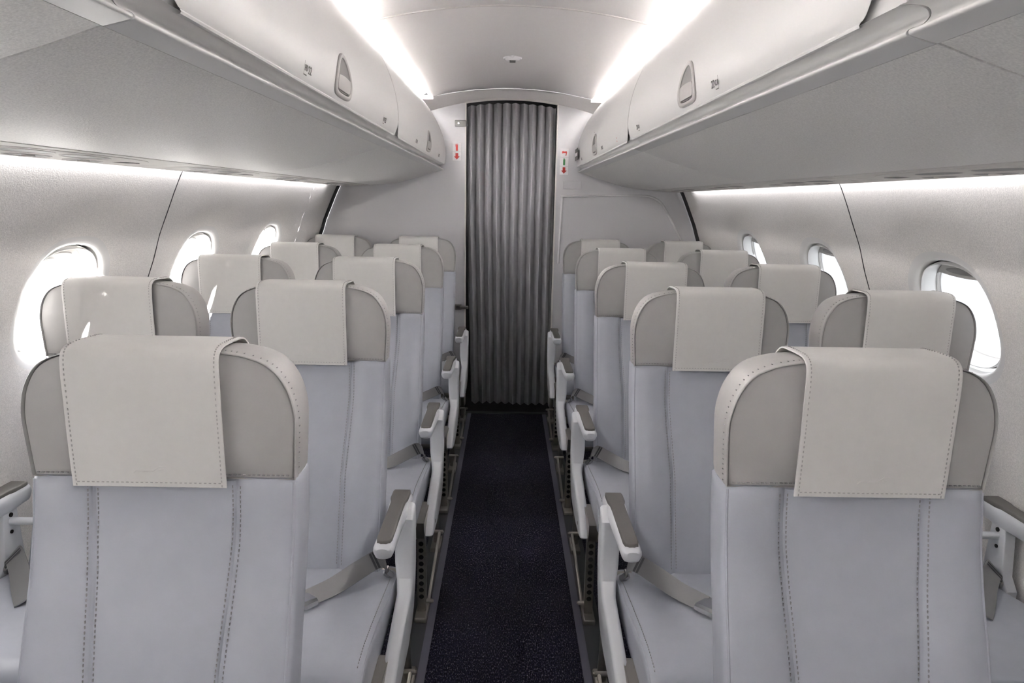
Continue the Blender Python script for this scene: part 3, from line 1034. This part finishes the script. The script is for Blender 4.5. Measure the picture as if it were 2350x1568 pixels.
def build_seat(side, window):
    """side -1 left / +1 right of the aisle. Built with the aisle towards +x, mirrored for the right side."""
    root = bpy.data.objects.new('passenger_chair', None)
    root.empty_display_size = 0.1
    COL.objects.link(root)

    def fin(mb, name, mats, parent=root, fix=True, angle=38):
        if side > 0:
            mb.flip_x()
        return mb.build(name, mats, parent, angle, fix)

    # --- backrest
    mb = MB()
    rings = []
    for p in BACK:
        y, z = p.x, p.y
        g, hw, th, r = groove_x(z), 0.210, 0.088, 0.020
        inner = [0, 0.3, 0.6, 0.82, 0.91, 0.95, 0.975, 0.99]
        xs = [g * k for k in inner] + [g, g + 0.0012, g + 0.003, g + 0.006, g + 0.010, g + 0.018] + [g + 0.018 + (hw - r - g - 0.018) * k / 4 for k in range(1, 5)]
        half = [(x, back_front(x, y, z)) for x in xs]
        yf = half[-1][1]
        for a in (22.5, 45, 67.5, 90):
            half.append((hw - r + r * sin(radians(a)), yf + r * (1 - cos(radians(a)))))
        half += [(hw + 0.001, y + 0.045), (hw - 0.004, y + th - 0.012), (hw - 0.015, y + th)]
        full = [(-x, yy) for x, yy in reversed(half[1:])] + half
        rings.append([(x, yy, z) for x, yy in full])
    # rounded-off top under the headrest
    last = rings[-1]
    rings.append([(x * 0.985, yy + 0.006 if yy < 0.03 else yy - 0.004, 0.9395) for x, yy, _ in last])
    mb.loft(rings, 0, True, True, True)
    # stitches either side of both seams
    z = 0.42
    while z < 0.925:
        k = min(range(len(BACK)), key=lambda i: abs(BACK[i].y - z))
        for i in range(len(BACK) - 1):
            if BACK[i].y <= z <= BACK[i + 1].y:
                t = (z - BACK[i].y) / (BACK[i + 1].y - BACK[i].y)
                yy = BACK[i].x + (BACK[i + 1].x - BACK[i].x) * t
                break
        for sg in (-1, 1):
            for e in (-0.0068, 0.0068):
                x = sg * (groove_x(z) + e)
                ys2 = back_front(x, yy, z)
                mb.box(x - 0.0007, x + 0.0007, ys2 - 0.0007, ys2 + 0.0015, z, z + 0.0042, 1)
        z += 0.0075
    # piping down both front edges
    for sg in (-1, 1):
        mb.tube([(sg * 0.2035, back_front(0.19, p.x, p.y) + 0.0055, p.y) for p in BACK], 0.0022, 0, 6)
        for p in spline([(q.x, q.y) for q in BACK], 6)[::1]:
            pass
    fin(mb, 'backrest', [M_BACK, M_STITCH])

    # --- headrest
    half = spline([(0.206, 0.938), (0.209, 0.983), (0.2115, 1.03), (0.2085, 1.06), (0.200, 1.088), (0.184, 1.113), (0.162, 1.1285), (0.125, 1.139), (0.07, 1.1445), (0.0, 1.146)], 3)
    outl = [(p.x, p.y) for p in half] + [(-p.x, p.y) for p in reversed(half[:-1])]
    bot = [(-0.206 + 0.412 * k / 10, 0.938) for k in range(1, 10)]
    outl = outl + bot
    cz = 1.03

    def hr(f, y, dz=0.0, fx=None):
        return [((fx or f) * x, (y(x, z) if callable(y) else y), cz + f * (z - cz) + dz) for x, z in outl]
    mb = MB()
    pil = lambda k: (lambda x, z: 0.004 - 0.012 * (1 - k * k))
    rs = [hr(f, pil(f)) for f in (0.02, 0.3, 0.55, 0.75, 0.88, 0.95, 0.975)]
    rs += [hr(0.980, 0.0045), hr(0.985, 0.0065), hr(0.9875, 0.0020), hr(0.993, -0.0004), hr(0.999, 0.0012), hr(1.0, 0.0045), hr(0.996, 0.0085), hr(1.001, 0.014), hr(1.003, 0.03), hr(1.001, 0.052), hr(0.990, 0.072), hr(0.968, 0.092), hr(0.935, 0.108), hr(0.88, 0.116), hr(0.5, 0.118), hr(0.02, 0.118)]
    mb.loft(rs, 0, True, True, True)
    x = -0.198
    while x < 0.198:
        mb.box(x, x + 0.0042, -0.0006, 0.003, 0.9445, 0.9459, 1)
        x += 0.0075
    # stitch line round the gusset just behind the piping
    for a, b in zip(outl[:len(outl) - 9], outl[1:len(outl) - 9]):
        d = sqrt((b[0] - a[0]) ** 2 + (b[1] - a[1]) ** 2)
        n = max(1, int(d / 0.008))
        for k in range(n):
            t = (k + 0.5) / n
            px, pz = a[0] + (b[0] - a[0]) * t, a[1] + (b[1] - a[1]) * t
            px, pz = px * 1.0035, cz + (pz - cz) * 1.0035
            mb.box(px - 0.0007, px + 0.0007, 0.0150, 0.0182, pz - 0.0007, pz + 0.0007, 1)
    fin(mb, 'headrest', [M_HEAD, M_STITCH])

    # --- cover draped over the headrest
    path = spline([(-0.0165, 0.931), (-0.0172, 0.98), (-0.0172, 1.04), (-0.0165, 1.080), (-0.0160, 1.114), (-0.0110, 1.140), (0.005, 1.1505), (0.034, 1.1520), (0.062, 1.1512), (0.082, 1.1500), (0.096, 1.145), (0.114, 1.128), (0.126, 1.09), (0.130, 1.03), (0.130, 0.96)], 4)
    hwc, off = 0.1185, -0.014
    mb = MB()
    pr_o, pr_i = [], []
    for i, p in enumerate(path):
        t = (path[min(i + 1, len(path) - 1)] - path[max(i - 1, 0)]).normalized()
        n = Vector((-t.y, t.x))          # outward: forward and up
        pr_o.append(p + n * 0.0)
        pr_i.append(p - n * 0.0028)
    def crow(p, i):
        xs = [-1, -0.985, -0.95, -0.6, -0.2, 0.2, 0.6, 0.95, 0.985, 1]
        return xs
    xs = [-1, -0.988, -0.95, -0.6, -0.2, 0.2, 0.6, 0.95, 0.988, 1]
    rings = []
    for po, pi_ in zip(pr_o, pr_i):
        up = [(off + hwc * k, po.x + (0.0008 if abs(k) > 0.99 else 0), po.y - (0.0008 if abs(k) > 0.99 else 0)) for k in xs]
        dn = [(off + hwc * k, pi_.x, pi_.y) for k in reversed(xs)]
        rings.append(up + dn)
    mb.loft(rings, 0, True, True, True)
    x = off - hwc + 0.008
    while x < off + hwc - 0.008:
        mb.box(x, x + 0.0035, -0.0175, -0.015, 0.9375, 0.9388, 1)
        x += 0.0075
    acc = 0
    for a, b in zip(path[:-18], path[1:-18]):
        d = (b - a).length
        n = max(1, round(d / 0.0075))
        for k in range(n):
            q = a + (b - a) * ((k + 0.3) / n)
            for sg in (-1, 1):
                xx = off + sg * (hwc - 0.0065)
                mb.box(xx - 0.0007, xx + 0.0007, q.x - 0.0008, q.x + 0.001, q.y - 0.0017, q.y + 0.0017, 1)
    cov = fin(mb, 'headrest_cover', [M_COVER, M_STITCH_L])
    # small embossed mark: a line stepping up to a short flag (never mirrored)
    mb = MB()
    ox = (off if side < 0 else -off) + 0.012
    pts = [(-0.034, -0.0035), (-0.031, 0.0), (-0.004, 0.0), (0.006, 0.0075), (0.016, 0.0075), (0.0135, 0.0045)]
    mb.tube([(ox + a, -0.0168, 0.957 + b) for a, b in pts], 0.00085, 0, 6)
    mb.tube([(ox + a, -0.0168, 0.957 + b) for a, b in ((0.004, 0.0015), (0.012, 0.002))], 0.0008, 0, 6)
    mb.build('embossed_mark', [M_COVER], cov)

    # --- cushion
    hi = 0.258
    ho = 0.215 if window else 0.25
    prof = [(-0.118, 0.385, 0.36), (-0.126, 0.398, 0.345), (-0.15, 0.402, 0.335), (-0.24, 0.414, 0.33), (-0.34, 0.428, 0.33), (-0.44, 0.441, 0.33), (-0.52, 0.448, 0.33), (-0.575, 0.446, 0.33), (-0.605, 0.434, 0.332), (-0.622, 0.412, 0.337), (-0.626, 0.385, 0.345)]
    if window:
        xa, xb_ = -0.240, 0.25
    else:
        xa, xb_ = -0.230, 0.258
    mb = MB()
    rings = []
    for i, (y, zt, zb) in enumerate(prof):
        r = min(0.022, (zt - zb) * 0.45)
        ring = []
        for cx_, cz_, a0 in ((xb_ - r, zt - r, 0), (xa + r, zt - r, 90), (xa + r, zb + r, 180), (xb_ - r, zb + r, 270)):
            for k in range(6):
                a = radians(a0 + 90 * k / 5)
                xx, zz = cx_ + r * cos(a), cz_ + r * sin(a)
                ring.append((xx, y, zz))
            if a0 == 0:
                # gently crowned top
                for k in range(1, 6):
                    u = k / 6
                    xx = (xb_ - r) + (xa + r - xb_ + r) * u
                    ring.append((xx, y, zt + 0.006 * sin(pi * u)))
        rings.append(ring)
    mb.loft(rings, 0, True, True, True)
    # welt seams along the upper side edges
    for xx in (xa + 0.003, xb_ - 0.003):
        mb.tube([(xx, y, zt - 0.010) for y, zt, zb in prof[2:-1]], 0.0022, 0, 6)
    yy = -0.16
    while yy > -0.59:
        zt = lerp_table(sorted([(-a, b) for a, b, c in prof]), -yy)
        xx = xb_ - 0.014
        mb.box(xx - 0.0007, xx + 0.0007, yy - 0.004, yy, zt - 0.002, zt + 0.0008, 1)
        yy -= 0.0085
    fin(mb, 'cushion', [M_BACK, M_STITCH])

    # --- seat pan and cross tubes
    mb = MB()
    mb.box(xa + 0.02, xb_ - 0.02, -0.56, -0.15, 0.305, 0.332, 0, 0.01)
    fin(mb, 'seat_pan', [M_METAL])
    sg = -1 if window else 1        # supports stand on the outer side of each seat
    xo = 0.2665 if not window else -0.235
    x_in = -0.228 if not window else 0.225
    mb = MB()
    mb.tube([(x_in, -0.145, 0.392), (xo + sg * 0.01, -0.145, 0.392)], 0.0115, 0, 12)
    fin(mb, 'cross_tube', [M_METAL])
    mb = MB()
    mb.tube([(x_in, -0.12, 0.29), (xo, -0.12, 0.29)], 0.017, 0, 12)
    fin(mb, 'cross_tube', [M_METAL])
    mb = MB()
    mb.tube([(x_in, -0.545, 0.305), (xo, -0.545, 0.305)], 0.017, 0, 12)
    fin(mb, 'cross_tube', [M_METAL])

    # --- front leg: upright bar with lightening holes, and foot
    mb = MB()
    mb.box(xo - 0.0145, xo + 0.0145, -0.56, -0.53, 0.012, 0.325, 0, 0.004)
    mb.box(xo - 0.020, xo + 0.020, -0.60, -0.49, 0.0, 0.020, 0, 0.005)
    for k in range(9):
        mb.disc((xo, -0.5605, 0.075 + 0.024 * k), (0, 1, 0), 0.0082, 0.002, 1, 14)
    # bracket up to the side of the cushion
    pol = [(-0.60, 0.335), (-0.585, 0.30), (-0.56, 0.285), (-0.53, 0.285), (-0.50, 0.31), (-0.44, 0.335), (-0.44, 0.36), (-0.60, 0.36)]
    pol = list(reversed([(a, b) for a, b in pol]))
    mb.plate(pol, lambda a, b, t: (t, a, b), xo - 0.016, xo + 0.016, 0.004, 0)
    fin(mb, 'leg', [M_METAL, M_HOLE])
    # --- rear leg
    mb = MB()
    mb.tube([(xo, -0.12, 0.30), (xo, -0.105, 0.16), (xo, -0.08, 0.02)], [0.016, 0.013, 0.013], 0, 10)
    mb.box(xo - 0.019, xo + 0.019, -0.14, -0.03, 0.0, 0.020, 0, 0.005)
    fin(mb, 'leg', [M_METAL, M_HOLE])
    # --- stay between the legs
    mb = MB()
    xs_ = xo + sg * 0.022
    mb.tube([(xs_, -0.545, 0.050), (xs_, -0.35, 0.082), (xs_, -0.17, 0.108)], 0.0055, 0, 8)
    for y, z in ((-0.545, 0.050), (-0.17, 0.108)):
        mb.tube([(xo - sg * 0.01, y, z), (xs_ + sg * 0.012, y, z)], 0.0075, 0, 10)
        mb.tube([(xs_ + sg * 0.010, y, z), (xs_ + sg * 0.016, y, z)], 0.0045, 0, 8)
    fin(mb, 'stretcher', [M_METAL])

    # --- armrest
    ax = 0.263 if not window else -0.259
    mb = MB()
    stations = [(-0.088, 0.6, 0.55, 0.55), (-0.092, 0.85, 0.8, 0.8), (-0.100, 1.0, 0.95, 1), (-0.16, 1.0, 1.0, 1), (-0.20, 0.93, 1.0, 1), (-0.30, 0.88, 0.92, 1), (-0.365, 0.88, 0.85, 1), (-0.385, 0.86, 0.75, 0.98), (-0.397, 0.75, 0.6, 0.9), (-0.402, 0.5, 0.4, 0.75)]
    rings = []
    for y, w, h, tz in stations:
        hw_, hh = 0.0275 * w, 0.050 * h
        ztop = 0.606 - (1 - tz) * 0.02
        ring = []
        for j in range(20):
            a = 2 * pi * j / 20
            ex, ez = superell(hw_, hh / 2, 3.2, a)
            if ez < 0:
                ex *= 0.86
            ring.append((ax + ex, y, ztop - hh / 2 + ez))
        rings.append(ring)
    mb.loft(rings, 0, True, True, True)
    if window:
        mb.v = [(x, y + 0.016, 0.606 + (z - 0.606) * 1.08) for x, y, z in mb.v]
    arm = fin(mb, 'armrest', [M_ARMW])
    mb = MB()
    plan = [(0.022, -0.102), (0.0235, -0.112), (0.0225, -0.150), (0.0185, -0.172), (0.0175, -0.20), (0.0175, -0.365), (0.0145, -0.380), (0.006, -0.386), (-0.006, -0.386), (-0.0155, -0.380), (-0.0185, -0.365), (-0.0185, -0.185), (-0.0195, -0.165), (-0.0235, -0.150), (-0.0235, -0.112), (-0.021, -0.102)]
    plan = list(reversed(plan))
    dy = 0.016 if window else 0.0
    mb.plate(plan, lambda a, b, t: (ax + a, b + dy, t), 0.600, 0.6125, 0.004, 0)
    fin(mb, 'armrest_pad', [M_PAD], arm)

    # --- side panel under the armrest
    if not window:
        pol = [(-0.155, 0.600), (-0.148, 0.545), (-0.149, 0.49), (-0.153, 0.445), (-0.172, 0.385), (-0.205, 0.330), (-0.25, 0.297), (-0.32, 0.280), (-0.42, 0.274), (-0.50, 0.278), (-0.56, 0.292), (-0.572, 0.302), (-0.560, 0.317), (-0.50, 0.350), (-0.42, 0.376), (-0.33, 0.394), (-0.255, 0.402), (-0.222, 0.420), (-0.208, 0.455), (-0.205, 0.52), (-0.205, 0.575)]
        pol = list(reversed(pol))
        place = lambda a, b, t: (t, a, b)
        def x0f(a, b):
            return 0.2565 if b > 0.44 else (0.2565 + (0.44 - b) / 0.05 * 0.016 if b > 0.39 else 0.2725)
        mb = MB()
        mb.plate(pol, place, 0.2565, 0.306, 0.010, 0, x0f)
        pan = fin(mb, 'side_panel', [M_ARMW])
        mb = MB()
        mb.disc((0.3055, -0.49, 0.315), (1, 0, 0), 0.0065, 0.0012, 0, 14)
        fin(mb, 'recline_button', [M_PSU_D], pan)
    else:
        # open metal upright on the window side
        pol = [(-0.125, 0.575), (-0.115, 0.40), (-0.125, 0.33), (-0.215, 0.33), (-0.215, 0.40), (-0.19, 0.43), (-0.172, 0.575)]
        mb = MB()
        mb.plate(list(reversed(pol)), lambda a, b, t: (t, a, b), ax - 0.016, ax + 0.014, 0.004, 0)
        mb.disc((ax + 0.0135, -0.15, 0.545), (1, 0, 0), 0.006, 0.003, 1, 12)
        mb.disc((ax + 0.0135, -0.155, 0.50), (1, 0, 0), 0.005, 0.003, 1, 12)
        mb.tube([(ax + 0.01, -0.150, 0.528), (ax + 0.09, -0.150, 0.528)], 0.010, 0, 10)
        fin(mb, 'armrest_bracket', [M_ARMW, M_HOLE])
        # middle armrest shared between the two seats
        mb = MB()
        rings = []
        for y, w, h, tz in stations:
            hw_, hh = 0.024 * w, 0.046 * h
            ring = []
            for j in range(20):
                ex, ez = superell(hw_, hh / 2, 3.2, 2 * pi * j / 20)
                ring.append((0.258 + ex, y, 0.604 - (1 - tz) * 0.02 - hh / 2 + ez))
            rings.append(ring)
        mb.loft(rings, 0, True, True, True)
        mb.tube([(0.258, -0.115, 0.58), (0.258, -0.115, 0.45), (0.258, -0.13, 0.39)], 0.012, 0, 10)
        arm2 = fin(mb, 'armrest', [M_ARMW])
        mb = MB()
        mb.plate(plan, lambda a, b, t: (0.258 + a * 0.9, b, t), 0.599, 0.6105, 0.004, 0)
        fin(mb, 'armrest_pad', [M_PAD], arm2)

    # --- belt halves
    def ribbon(mbx, pts, w, th=0.0022, m=0):
        P = spline(pts, 6)
        rings_ = []
        for i, p in enumerate(P):
            d = (P[min(i + 1, len(P) - 1)] - P[max(i - 1, 0)]).normalized()
            sd = d.cross(Vector((0, 0, 1)))
            sd.normalize()
            # the strap stands up on its front edge, so its face looks forward
            if sd.y < 0:
                sd = -sd
            tl = radians(46 - 26 * i / (len(P) - 1))
            sd = (sd * cos(tl) + Vector((0, 0, 1)) * sin(tl)).normalized()
            up = sd.cross(d).normalized()
            if up.z < 0:
                up = -up
            p = p + Vector((0, 0, 1)) * sin(tl) * w * 0.36
            rings_.append([p - sd * w / 2, p + sd * w / 2, p + sd * w / 2 + up * th, p - sd * w / 2 + up * th])
        mbx.loft(rings_, m, True, True, True)
        return P
    if True:
        b1 = [(0.232, -0.190, 0.420), (0.215, -0.200, 0.450), (0.170, -0.240, 0.442), (0.126, -0.305, 0.440), (0.080, -0.365, 0.446)]
        b2 = [(-0.21, -0.18, 0.424), (-0.19, -0.20, 0.444), (-0.14, -0.27, 0.436), (-0.08, -0.35, 0.442), (-0.03, -0.41, 0.448)]
    if window:
        b1, b2 = b1, [(-0.2315, -0.190, 0.420), (-0.213, -0.200, 0.450), (-0.165, -0.250, 0.442), (-0.105, -0.325, 0.440), (-0.05, -0.390, 0.446)]
    for kk, bb in enumerate((b1, b2)):
        mb = MB()
        ribbon(mb, bb, 0.048)
        a = Vector(bb[1])
        c = Vector(bb[2])
        dv = (c - a)
        for t in (0.10, 0.24):
            q = a + dv * t
            d = dv.normalized()
            sd = d.cross(Vector((0, 0, 1))).normalized()
            if sd.y < 0:
                sd = -sd
            tl = radians(40)
            sd = (sd * cos(tl) + Vector((0, 0, 1)) * sin(tl)).normalized()
            up = sd.cross(d).normalized()
            if up.z < 0:
                up = -up
            q = q + Vector((0, 0, 1)) * sin(tl) * 0.048 * 0.36 + up * 0.0042
            sd = sd * 0.022
            mb.add([q - sd, q + sd, q + sd + d * 0.006, q - sd + d * 0.006], [(0, 1, 2, 3)], 1)
        belt = fin(mb, 'seat_belt', [M_BELT, M_BELTD])
        mb = MB()
        p0 = Vector(bb[0])
        mb.tube([p0 + Vector((0.012 if p0.x > 0 else -0.012, 0.0, -0.012)), p0 + Vector((0, -0.008, 0.004))], 0.010, 0, 10)
        mb.tube([p0 + Vector((0, -0.022, 0.004)), p0 + Vector((0, 0.018, 0.004))], 0.004, 0, 8)
        fin(mb, 'belt_anchor', [M_CHROME], belt)
        if kk == 0:
            e = Vector(bb[-1])
            dd = (e - Vector(bb[-2])).normalized()
            sd = dd.cross(Vector((0, 0, 1))).normalized()
            mb = MB()
            rings = []
            for t, w, h0, h1 in ((-0.012, 0.022, 0.002, 0.008), (-0.008, 0.027, -0.001, 0.013), (0.01, 0.0285, -0.002, 0.016), (0.04, 0.0285, -0.002, 0.017), (0.055, 0.027, -0.001, 0.014), (0.06, 0.022, 0.002, 0.009)):
                q = e + dd * t
                rings.append([q + sd * (w * cs) + Vector((0, 0, 1)) * (h0 if k < 2 else h1) for k, cs in enumerate((-1, 1, 1, 0.8, -0.8, -1))])
                rings[-1][2] = q + sd * w + Vector((0, 0, 1)) * (h1 * 0.6)
                rings[-1][5] = q - sd * w + Vector((0, 0, 1)) * (h1 * 0.6)
            mb.loft(rings, 0, True, True, True)
            fin(mb, 'buckle', [M_CHROME], belt)
    return root


def copy_thing(root):
    c = root.copy()
    COL.objects.link(c)
    for ch in list(root.children):
        d = ch.copy()
        COL.objects.link(d)
        d.parent = c
        for g in list(ch.children):
            e = g.copy()
            COL.objects.link(e)
            e.parent = d
    return c


ROW_Y = [0.9986 + 0.8 * k for k in range(5)]
ROW_WORD = ['nearest row, largest in view', 'second row from the viewer', 'third row from the viewer', 'fourth row from the viewer', 'last row before the bulkhead']
for side in (-1, 1):
    sw = 'left' if side < 0 else 'right'
    aisle = build_seat(side, False)
    win = build_seat(side, True)
    first_a, first_w = True, True
    for k, y in enumerate(ROW_Y):
        o = aisle if first_a else copy_thing(aisle)
        first_a = False
        o.location = (side * 0.5465, y, 0)
        tag(o, 'pale grey leather aisle seat on the %s, %s' % (sw, ROW_WORD[k]), 'seat', 'aircraft passenger seats')
        if True:
            o = win if first_w else copy_thing(win)
            first_w = False
            o.location = (side * 1.0585, y, 0) if k > 0 else (side * 1.066, y - 0.075, 0)  # nearest-row window seats are unseen, added to block sunlight
            tag(o, 'pale grey leather window seat on the %s, %s' % (sw, ROW_WORD[k] if k else 'in nearest row, unseen, added to block sun'), 'seat', 'aircraft passenger seats')
